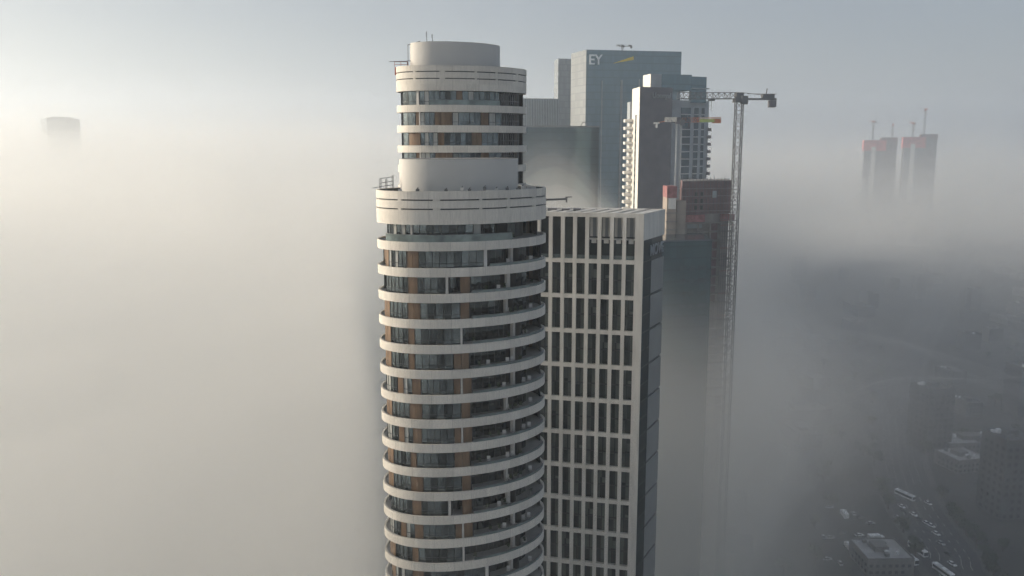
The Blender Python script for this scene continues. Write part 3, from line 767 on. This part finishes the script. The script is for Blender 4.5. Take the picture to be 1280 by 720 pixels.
# far left tower
q = corners((50, 147.5, 1340), (58, 147.5, 1300), (99.5, 150, 1340))
o = thing('office_tower', 'lone faint tower top emerging from thick fog at far left', 'office tower', (q[1].x, q[1].y, 0))
block(o, 'facade', q, 0, q[1].z, MT['teal']); block(o, 'roof_crown', inset(q, .15, .85, .1, .9), q[1].z, q[1].z + 2.5, MT['apd'])

# ------------------------------------------------------------------ street level
mb = MB(); mb.add([(-9000, -3000, 0), (9000, -3000, 0), (9000, 14000, 0), (-9000, 14000, 0)], [[0, 1, 2, 3]], MT['ground']); o = mb.build('ground'); o['kind'] = 'structure'
def strip(name, pts, w, z, m, off=0.):
    mb = MB(); pts = [Vector((p[0], p[1], 0)) for p in pts]; L_, R_ = [], []
    for i, p in enumerate(pts):
        d = (pts[min(i + 1, len(pts) - 1)] - pts[max(i - 1, 0)]).normalized(); n_ = Vector((d.y, -d.x, 0))
        L_.append(p + n_ * (off - w / 2)); R_.append(p + n_ * (off + w / 2))
    vs = [(p.x, p.y, z) for p in L_ + R_]; k = len(pts)
    mb.add(vs, [[i, k + i, k + i + 1, i + 1] for i in range(k - 1)], m); return mb.build(name)
MAIN = [(205, 120), (208, 330), (216, 372), (228, 432), (262, 520), (330, 660), (480, 900), (800, 1400)]
def smoothline(p, n=6):
    out = []
    for i in range(len(p) - 1):
        a, b, c, d = [Vector((*p[max(0, min(len(p) - 1, i + k))], 0)) for k in (-1, 0, 1, 2)]
        for j in range(n):
            t = j / n; out.append(.5 * ((2 * b) + (c - a) * t + (2 * a - 5 * b + 4 * c - d) * t * t + (3 * b - a - 3 * c + d) * t ** 3))
    out.append(Vector((*p[-1], 0))); return [(q.x, q.y) for q in out]
ML = smoothline(MAIN)
o = strip('pavement', ML, 34, .12, MT['pave']); o['kind'] = 'structure'
o = strip('road', ML, 26, .14, MT['asphalt']); o['kind'] = 'structure'
o = strip('road_median', ML, 1.6, .26, MT['pave']); o['kind'] = 'structure'
mk = MB()
for off in (-8.6, -4.6, 4.6, 8.6):
    for i in range(len(ML) - 1):
        a = Vector((*ML[i], 0)); b = Vector((*ML[i + 1], 0)); L_ = (b - a).length; d = (b - a) / L_; n_ = Vector((d.y, -d.x, 0)); s = 0
        while s < L_:
            p = a + d * s + n_ * off; q_ = p + d * min(3, L_ - s)
            mk.add([(*(p - n_ * .09).xy, .146), (*(p + n_ * .09).xy, .146), (*(q_ + n_ * .09).xy, .146), (*(q_ - n_ * .09).xy, .146)], [[0, 1, 2, 3]], MT['line']); s += 9
o = mk.build('road_markings'); o['kind'] = 'structure'
for nm, pts in (('side_street', [(60, 470), (228, 440), (470, 470), (800, 480)]), ('side_street', [(100, 610), (300, 605), (560, 640), (900, 660)]), ('side_street', [(120, 330), (160, 470), (190, 640), (240, 900)])):
    o = strip(nm, smoothline(pts), 9, .148 if nm else 0, MT['asphalt']); o['kind'] = 'structure'

def low_building(w, d, h, m, mroof, seed):
    rnd = random.Random(seed); mb = MB()
    mb.box(-w / 2, w / 2, -d / 2, d / 2, 0, h, m, mroof)
    for (x0, x1, y0, y1) in ((-w / 2, w / 2, -d / 2, -d / 2 + .3), (-w / 2, w / 2, d / 2 - .3, d / 2), (-w / 2, -w / 2 + .3, -d / 2 + .3, d / 2 - .3), (w / 2 - .3, w / 2, -d / 2 + .3, d / 2 - .3)): mb.box(x0, x1, y0, y1, h, h + .8, m)
    body = mb
    root = thing('low_building', 'low building', 'building'); body.build('walls', root)
    wn = MB(); fl = int(h / 3.2)
    for f in range(fl):
        for i in range(int(w / 3)):
            x = -w / 2 + 1 + i * 3
            if rnd.random() < .9: wn.box(x, x + 1.6, -d / 2 - .05, -d / 2 - .002, f * 3.2 + 1, f * 3.2 + 2.5, MT['cargl']); wn.box(x, x + 1.6, d / 2 + .002, d / 2 + .05, f * 3.2 + 1, f * 3.2 + 2.5, MT['cargl'])
        for i in range(int(d / 3.4)):
            y = -d / 2 + 1 + i * 3.4; wn.box(-w / 2 - .05, -w / 2 - .002, y, y + 1.6, f * 3.2 + 1, f * 3.2 + 2.5, MT['cargl']); wn.box(w / 2 + .002, w / 2 + .05, y, y + 1.6, f * 3.2 + 1, f * 3.2 + 2.5, MT['cargl'])
    wn.build('windows', root)
    rf = MB(); rf.box(-w * .2, w * .1, -d * .15, d * .2, h, h + 2.6, m)
    for i in range(6): x = rnd.uniform(-w * .4, w * .4); y = rnd.uniform(-d * .4, d * .4); s_ = rnd.uniform(.4, .9); rf.box(x - s_, x + s_, y - s_, y + s_, h, h + rnd.uniform(.8, 1.8), MT['busw'] if i % 2 else MT['steel'])
    rf.build('roof_equipment', root)
    return root
def set_tree_pos(o, x, y, rz, s=1.0, z=0): o.location = (x, y, z); o.rotation_euler = (0, 0, rz); o.scale = (s, s, s)
LB = [low_building(26, 16, 13, MT['lowA'], MT['lowB'], 1), low_building(18, 14, 17, MT['lowB'], MT['lowB'], 2), low_building(34, 18, 10, MT['lowB'], MT['lowA'], 3),
      low_building(22, 20, 8, MT['lowA'], MT['roofp'], 4), low_building(15, 15, 34, MT['lowB'], MT['lowB'], 5), low_building(46, 20, 7, MT['lowA'], MT['roofp'], 6)]
usedb = set()
def put_low(k, px, py, rz, label, group, s=1.0, xy=None):
    o = LB[k] if k not in usedb else copy_tree(LB[k]); usedb.add(k)
    p = Vector((*xy, 0)) if xy else gnd(px, py); set_tree_pos(o, p.x, p.y, rz, s); o['label'] = label
    if group: o['group'] = group
    return o
put_low(4, 1160, 560, .2, 'dark mid-rise block standing dim in fog, centre right above the road', None, 1.25)
put_low(5, 1215, 560, .1, 'long pale-roofed building in the fog, lower right, left of its row', None)
put_low(5, 1268, 566, .1, 'long pale-roofed building in the fog at the right frame edge', None)
put_low(3, 1200, 583, .25, 'small pale-roofed building before the long pale roofs, lower right', None)
put_low(3, 1268, 606, -.5, 'pale-roofed shed at the right frame edge, low down', None, .8)
put_low(4, 1255, 640, .1, 'large dark block at the lower right corner beside the wide road', None, 1.3)
put_low(3, 1100, 706, .02, 'flat-roofed building along the bottom edge, left of the wide road', None, 1.0)
rnd = random.Random(11); placed = [gnd(1160, 560), gnd(1215, 560), gnd(1268, 566), gnd(1200, 583), gnd(1268, 606), gnd(1255, 640), gnd(1100, 706)]
def road_dist(x, y): return min(math.hypot(x - a, y - b) for a, b in ML)
cnt = 0; tries = 0
while cnt < 70 and tries < 4000:
    tries += 1; y = rnd.uniform(340, 1250); x = rnd.uniform(.10 * y, .78 * y)
    if road_dist(x, y) < 38 or any(math.hypot(x - p.x, y - p.y) < 38 for p in placed): continue
    if 125 < x < 200 and y < 440: continue
    placed.append(Vector((x, y, 0))); cnt += 1
    put_low(rnd.choice((0, 0, 1, 1, 2, 2, 3, 4)), 0, 0, rnd.choice((0, math.pi / 2)) + rnd.uniform(-.15, .15) + .1, 'dim low-rise city building barely showing through the ground fog', 'low-rise buildings under the fog', rnd.uniform(.8, 1.15), (x, y))

def make_tree(seed, hgt, rad):
    rnd = random.Random(seed); root = thing('street_tree', 'tree', 'tree'); tb = MB()
    tb.bar((0, 0, 0), (.1, 0, hgt * .45), .4, MT['bark'])
    for i in range(5): a = i * 1.26; tb.bar((.1, 0, hgt * .38), (math.cos(a) * rad * .6, math.sin(a) * rad * .6, hgt * .7), .18, MT['bark'])
    tb.build('trunk', root); cb = MB(); cl = [(rnd.uniform(-.6, .6) * rad, rnd.uniform(-.6, .6) * rad, hgt * rnd.uniform(.5, .85), rad * rnd.uniform(.3, .55)) for _ in range(11)]
    for _ in range(420):
        cx, cy, cz, r_ = rnd.choice(cl); d = Vector((rnd.gauss(0, 1), rnd.gauss(0, 1), rnd.gauss(0, .8))).normalized() * r_ * rnd.uniform(.6, 1.05); c_ = Vector((cx, cy, cz)) + d
        u = Vector((rnd.gauss(0, 1), rnd.gauss(0, 1), rnd.gauss(0, 1))).normalized(); v = u.orthogonal().normalized(); s_ = rnd.uniform(.3, .6)
        cb.add([c_ - u * s_, c_ + v * s_ * .7, c_ + u * s_, c_ - v * s_ * .7], [[0, 1, 2, 3]], MT['leaf'])
    cb.build('crown', root); return root
TR = [make_tree(1, 8, 3.4), make_tree(2, 10, 4.2), make_tree(3, 6.5, 3.0)]; ut = set(); nt_ = 0; tries = 0
while nt_ < 110 and tries < 5000:
    tries += 1
    if nt_ < 45: i = rnd.randrange(4, 30); a = Vector((*ML[i], 0)); b = Vector((*ML[i + 1], 0)); d = (b - a).normalized(); p = a.lerp(b, rnd.random()) + Vector((d.y, -d.x, 0)) * rnd.choice((-15.5, 15.5))
    else: y = rnd.uniform(340, 800); p = Vector((rnd.uniform(.2 * y, .7 * y), y, 0))
    if nt_ >= 45 and (road_dist(p.x, p.y) < 20 or any(math.hypot(p.x - q_.x, p.y - q_.y) < 17 for q_ in placed)): continue
    k = rnd.randrange(3); o = TR[k] if k not in ut else copy_tree(TR[k]); ut.add(k)
    set_tree_pos(o, p.x, p.y, rnd.uniform(0, 6), rnd.uniform(.8, 1.2), .1); nt_ += 1
    o['label'] = 'dark leafy tree among the streets under the ground fog'; o['group'] = 'trees along the foggy streets'

def wheel_set(root, xs_, hw, r):
    for x in xs_:
        for s_ in (-1, 1):
            mb = MB(); n_ = 12; c_ = [(x + r * math.cos(2 * math.pi * i / n_), r + r * math.sin(2 * math.pi * i / n_)) for i in range(n_)]
            vs = [(a, s_ * hw, b) for a, b in c_] + [(a, s_ * (hw - .25), b) for a, b in c_]
            mb.add(vs, [list(range(n_)), list(range(n_, 2 * n_))] + [[i, (i + 1) % n_, n_ + (i + 1) % n_, n_ + i] for i in range(n_)], MT['tyre']); mb.build('wheel', root)
def loft(mb, prof, hw, hw2, m):   # side profile extruded across, narrower at the top
    zmx = max(p[1] for p in prof); zmn = min(p[1] for p in prof)
    wd = lambda z: hw + (hw2 - hw) * max(0, (z - zmn) / (zmx - zmn)) ** 2
    vs = [(x, -wd(z), z) for x, z in prof] + [(x, wd(z), z) for x, z in prof]; n_ = len(prof)
    mb.add(vs, [list(range(n_)), list(range(n_, 2 * n_))[::-1]] + [[i, n_ + i, n_ + (i + 1) % n_, (i + 1) % n_] for i in range(n_)], m)
def make_bus():
    r_ = thing('bus', 'bus', 'bus'); mb = MB(); loft(mb, [(-6, .4), (6, .4), (6.1, 1.4), (5.9, 3.0), (5.6, 3.2), (-5.9, 3.2), (-6.05, 3.0)], 1.27, 1.18, MT['busw']); mb.build('body', r_)
    mb = MB(); mb.box(-5.5, 5.4, -1.285, -1.262, 1.5, 2.6, MT['cargl']); mb.box(-5.5, 5.4, 1.262, 1.285, 1.5, 2.6, MT['cargl']); mb.build('side_windows', r_)
    mb = MB(); mb.box(6.0, 6.12, -1.1, 1.1, 1.2, 2.8, MT['cargl']); mb.build('windscreen', r_)
    mb = MB(); mb.box(-3.5, -1, -.8, .8, 3.2, 3.45, MT['cars']); mb.box(1.5, 3, -.7, .7, 3.2, 3.4, MT['cars']); mb.build('roof_unit', r_); wheel_set(r_, (-3.6, 4.1), 1.26, .5); return r_
def make_truck():
    r_ = thing('box_truck', 'truck', 'truck'); mb = MB(); mb.box(-4.2, 1.9, -1.22, 1.22, .9, 3.5, MT['busw']); mb.build('cargo_box', r_)
    mb = MB(); loft(mb, [(2.0, .5), (4.2, .5), (4.2, 1.5), (3.9, 2.6), (2.0, 2.7)], 1.1, 1.0, MT['busw']); mb.build('cab', r_)
    mb = MB(); mb.bar((3.98, 0, 1.6), (3.86, 0, 2.45), 1.9, MT['cargl'], .3); mb.build('windscreen', r_); wheel_set(r_, (-2.8, 3.1), 1.15, .48); return r_
def make_car(m):
    r_ = thing('car', 'car', 'car'); mb = MB(); loft(mb, [(-2.2, .3), (2.2, .3), (2.25, .75), (1.3, .92), (-2.1, .98)], .9, .86, m); mb.build('body', r_)
    mb = MB(); loft(mb, [(-1.9, .95), (1.2, .9), (.5, 1.45), (-1.2, 1.48)], .8, .62, MT['cargl']); mb.box(-1.15, .45, -.6, .6, 1.47, 1.5, m); mb.build('cabin', r_); wheel_set(r_, (-1.35, 1.4), .9, .32); return r_
bus0 = make_bus(); tr0 = make_truck(); c1 = make_car(MT['cars']); c2 = make_car(MT['card']); c3 = make_car(MT['busw']); uv = set()
def put_v(src, px, py, rz, label, group):
    o = src if src.name not in uv else copy_tree(src); uv.add(src.name); p = gnd(px, py, .15); o.location = p; o.rotation_euler = (0, 0, rz); o['label'] = label; o['group'] = group
put_v(bus0, 1147, 690, R(-80), 'brightest white bus on the wide road, near the bottom edge', 'buses on the wide road')
put_v(bus0, 1131, 622, R(-65), 'white bus farthest up the wide road in fog', 'buses on the wide road')
put_v(bus0, 1179, 718, R(-78), 'white bus cut by the bottom edge of the picture', 'buses on the wide road')
put_v(bus0, 1135, 700, R(-78), 'duller bus just left of the brightest bus', 'buses on the wide road')
put_v(tr0, 1055, 646, R(85), 'upper white box truck in the yard left of the road', 'trucks in the yard')
put_v(tr0, 1061, 687, R(88), 'lower white box truck in the yard left of the road', 'trucks in the yard')
put_v(tr0, 1095, 676, R(5), 'white box truck nearest the wide road, parked sideways', 'trucks in the yard')
rn = random.Random(5)
for (px, py) in ((1127, 634), (1131, 640), (1142, 644), (1150, 650), (1158, 655), (1164, 658), (1160, 630), (1170, 668), (1176, 680), (1186, 694), (1122, 648), (1190, 706)):
    put_v(rn.choice((c1, c2, c3)), px, py, R(-75), 'small car driving on the wide foggy road', 'cars on the wide road')
for (px, py) in ((1037, 635), (1067, 643), (1077, 648), (1053, 667), (1074, 670), (1038, 673), (1076, 698), (1050, 705), (1034, 700), (1029, 672), (1088, 655)):
    put_v(rn.choice((c1, c2, c3)), px, py, R(rn.choice((5, 85))), 'small parked car in the yard among the box trucks', 'cars parked in the yard')

# ------------------------------------------------------------------ air
def vol_mat(name, dens, col, g):
    m = bpy.data.materials.new(name); m.use_nodes = True; nt = m.node_tree; N = nt.nodes; N.clear()
    out = N.new('ShaderNodeOutputMaterial'); v = N.new('ShaderNodeVolumePrincipled'); v.inputs['Color'].default_value = (*col, 1); v.inputs['Anisotropy'].default_value = g
    v.inputs['Density'].default_value = dens; nt.links.new(v.outputs[0], out.inputs['Volume']); return m, nt, v
HAZE_D, HAZE_G = .00040, .42
mb = MB(); mh, _, _ = vol_mat('haze_air', HAZE_D, (.84, .92, 1.0), HAZE_G)
mb.box(-4500, 4500, -900, 4500, -1, H + 240, mh); o = mb.build('haze'); o['kind'] = 'stuff'

from mathutils import noise as mn
def smooth(v, a, b):
    t = max(0., min(1., (v - a) / (b - a))); return t * t * (3 - 2 * t)
def lerp(a, b, t): return a + (b - a) * t
def fog_column(x, y):
    """density at the foot of the fog, height of its top and softness of the top, for one spot of the city"""
    n1 = mn.fractal(Vector((x / 210, y / 210, 3.1)), 1.0, 2.0, 3); n2 = mn.fractal(Vector((x / 95, y / 95, 9.4)), 1.0, 2.0, 3)
    xn = x + 30 * n2
    left = 1 - smooth(xn, 0, 85); mid = 1 - smooth(xn, 80, 140); far = smooth(y, 450, 1300)
    yy = max(y, 0)
    wing = smooth(-x - (.5 + .173 * yy) + 1.0 * n2, 0, 2 + .04 * yy) * smooth(y, -60, 20)      # the bank reaches forward left of the towers
    slope = max(0, 430 - y) * .20 * smooth(y, 60, 150) * left * (1 - wing) - 8 * wing
    plume = 44 * math.exp(-((x - 8) / 30) ** 2 - ((y - 275) / 75) ** 2)
    top = H - 62 + max(33 * left, 40 * far) - slope + plume + 17 * n1 + 8 * n2
    w = lerp(32, 60, far)
    yl = max(smooth(y + 10 * n2, 174, 218), smooth(y, 128, 165) * smooth(-x, 22, 30))
    D = max(yl * .012, wing * .0085) * left * (1 - .5 * far) + yl * (1 - left) * mid * .019
    side = smooth(abs(x) - (yy * .72 + 50), 0, 60)
    near = side * (1 - smooth(y, 150, 400)) * (FOG_NEAR_L if x < 0 else .0035)  # unseen fog beside the view, added to dim sun and sky lower down
    D += max(lerp(lerp(.0004, .0036, smooth(y + 40 * n1 + 25 * n2, 120, 460) * smooth(xn, 75, 120)), .0055, smooth(y + 40 * n1, 300, 800)) * (1 + .9 * n2) * (1 - .45 * far), near)
    base = smooth(xn, 50, 130) * (92 + 26 * n1 + 12 * n2) * (1 - .6 * smooth(y, 700, 1500))   # right of the towers the fog is a lifted deck over dark streets
    return max(0, D * (1 + .6 * n1)), top, w, far, max(.5, base)
FOG_NEAR_L = .0012
def axis(lo, hi, c0, c1, fine, grow=1.10, cap=70):
    pts = [c0 + fine * i for i in range(int((c1 - c0) / fine) + 1)]; st = fine; p = pts[-1]
    while p < hi: st = min(cap, st * grow); p += st; pts.append(p)
    st = fine; p = c0; pre = []
    while p > lo: st = min(cap, st * grow); p -= st; pre.append(p)
    return pre[::-1] + pts
GX = axis(-1900, 1900, -96, 204, 6); GY = axis(-500, 3000, 6, 486, 10)
COLS = [[fog_column(x, y) for x in GX] for y in GY]
LEV = [.00006, .00016, .0004, .0009, .0016, .0028, .0046, .0072, .0105, .017]
prev = 0.
for k, lv in enumerate(LEV):
    step = lv - prev; mid_ = (lv + prev) / 2; prev = lv
    vs = []; bots = []; nx, ny = len(GX), len(GY)
    for j, y in enumerate(GY):
        for i_, x in enumerate(GX):
            D, top, w, far_, base_ = COLS[j][i_]; r_ = mid_ / max(D, 1e-6)
            if r_ >= 1: z = 0
            else:
                # invert the smoothstep fall-off of density with height
                lo_, hi_ = 0., 1.
                for _ in range(12):
                    m_ = (lo_ + hi_) / 2
                    if 1 - m_ * m_ * (3 - 2 * m_) > r_: lo_ = m_
                    else: hi_ = m_
                z = top + (lo_ * 2 - 1.35) * w
                z = lerp(z, H - 96 + 255 * (1 - r_ ** .22) + (top - H + 20) * .8 + 62 * mn.fractal(Vector((x / 620, y / 620, 1.7)), 1.0, 2.0, 3), far_)
            edge = min(1, max(0, (GX[-1] - abs(x)) / 200))
            base_ = (base_ + 28 * min(1, r_) ** 2) if k > 2 else .5; bots.append(base_ - .02 * k); vs.append((x + k * .7, y + k * .9, max(base_ + .1 + .01 * k, z)))
    n_ = len(vs); vs += [(v[0], v[1], bz) for v, bz in zip(vs, bots)]; fs = []
    for j in range(ny - 1):
        for i_ in range(nx - 1):
            a = j * nx + i_; c_, d_ = a + nx + 1, a + nx
            for q in ((a, a + 1, c_), (a, c_, d_)): fs.append(list(q)); fs.append([n_ + t for t in q[::-1]])
    rim = [i_ for i_ in range(nx)] + [j * nx + nx - 1 for j in range(1, ny)] + [(ny - 1) * nx + i_ for i_ in range(nx - 2, -1, -1)] + [j * nx for j in range(ny - 2, 0, -1)]
    for t in range(len(rim)): a, b_ = rim[t], rim[(t + 1) % len(rim)]; fs.append([a, n_ + a, n_ + b_, b_])
    mk_, _, _ = vol_mat('fog_air', step, (.985, .980, .952), .3)
    fb = MB(); fb.add(vs, fs, mk_); o = fb.build('fog_bank'); o['kind'] = 'stuff'
    for p_ in o.data.polygons: p_.use_smooth = True

# ------------------------------------------------------------------ light
SUN_EL = R(12.5); SUN_DIR = Vector((-.99, .12, 0)).normalized()
w = bpy.data.worlds.new('World'); SC.world = w; w.use_nodes = True; WN = w.node_tree.nodes
sk = WN.new('ShaderNodeTexSky'); sk.sky_type = 'NISHITA'; sk.sun_disc = False; sk.sun_elevation = SUN_EL
sk.sun_rotation = math.atan2(SUN_DIR.x, SUN_DIR.y); sk.dust_density = 3.0; sk.air_density = 1.0; sk.ozone_density = 1.5
hs = WN.new('ShaderNodeHueSaturation'); hs.inputs['Saturation'].default_value = .75
w.node_tree.links.new(sk.outputs[0], hs.inputs['Color']); w.node_tree.links.new(hs.outputs[0], WN['Background'].inputs['Color'])
veil = WN.new('ShaderNodeBackground'); veil.inputs['Color'].default_value = (.69, .80, 1.04, 1); veil.inputs['Strength'].default_value = .126   # even high cloud veil
ad = WN.new('ShaderNodeAddShader'); w.node_tree.links.new(WN['Background'].outputs[0], ad.inputs[0]); w.node_tree.links.new(veil.outputs[0], ad.inputs[1]); w.node_tree.links.new(ad.outputs[0], WN['World Output'].inputs['Surface']); WN['Background'].inputs['Strength'].default_value = .053
sl = bpy.data.lights.new('sun', 'SUN'); sl.energy = 5.0; sl.angle = R(.6); sl.color = (1.0, .865, .69)
so = bpy.data.objects.new('sun', sl); C.objects.link(so)
tosun = Vector((SUN_DIR.x * math.cos(SUN_EL), SUN_DIR.y * math.cos(SUN_EL), math.sin(SUN_EL)))
so.rotation_euler = tosun.to_track_quat('Z', 'Y').to_euler()

cam = bpy.data.cameras.new('camera'); co = bpy.data.objects.new('camera', cam); C.objects.link(co); SC.camera = co
co.location = (0, 0, H); co.rotation_euler = (math.pi / 2 - PITCH, 0, 0); cam.sensor_width = 36; cam.lens = 36 * FPX / 1280
cam.shift_y = -(360 - Y0) / 1280; cam.clip_start = .5; cam.clip_end = 20000

SC.view_settings.view_transform = 'Standard'; SC.view_settings.look = 'None'; SC.view_settings.exposure = 0.54; SC.view_settings.gamma = 1
SC.view_settings.use_curve_mapping = False
cy = SC.cycles; cy.max_bounces = 14; cy.volume_bounces = 12; cy.transparent_max_bounces = 64; cy.diffuse_bounces = 3; cy.glossy_bounces = 2; cy.volume_max_steps = 512
cy.use_denoising = True; cy.use_adaptive_sampling = True; cy.adaptive_threshold = .05; cy.adaptive_min_samples = 20
cy.sample_clamp_indirect = 6
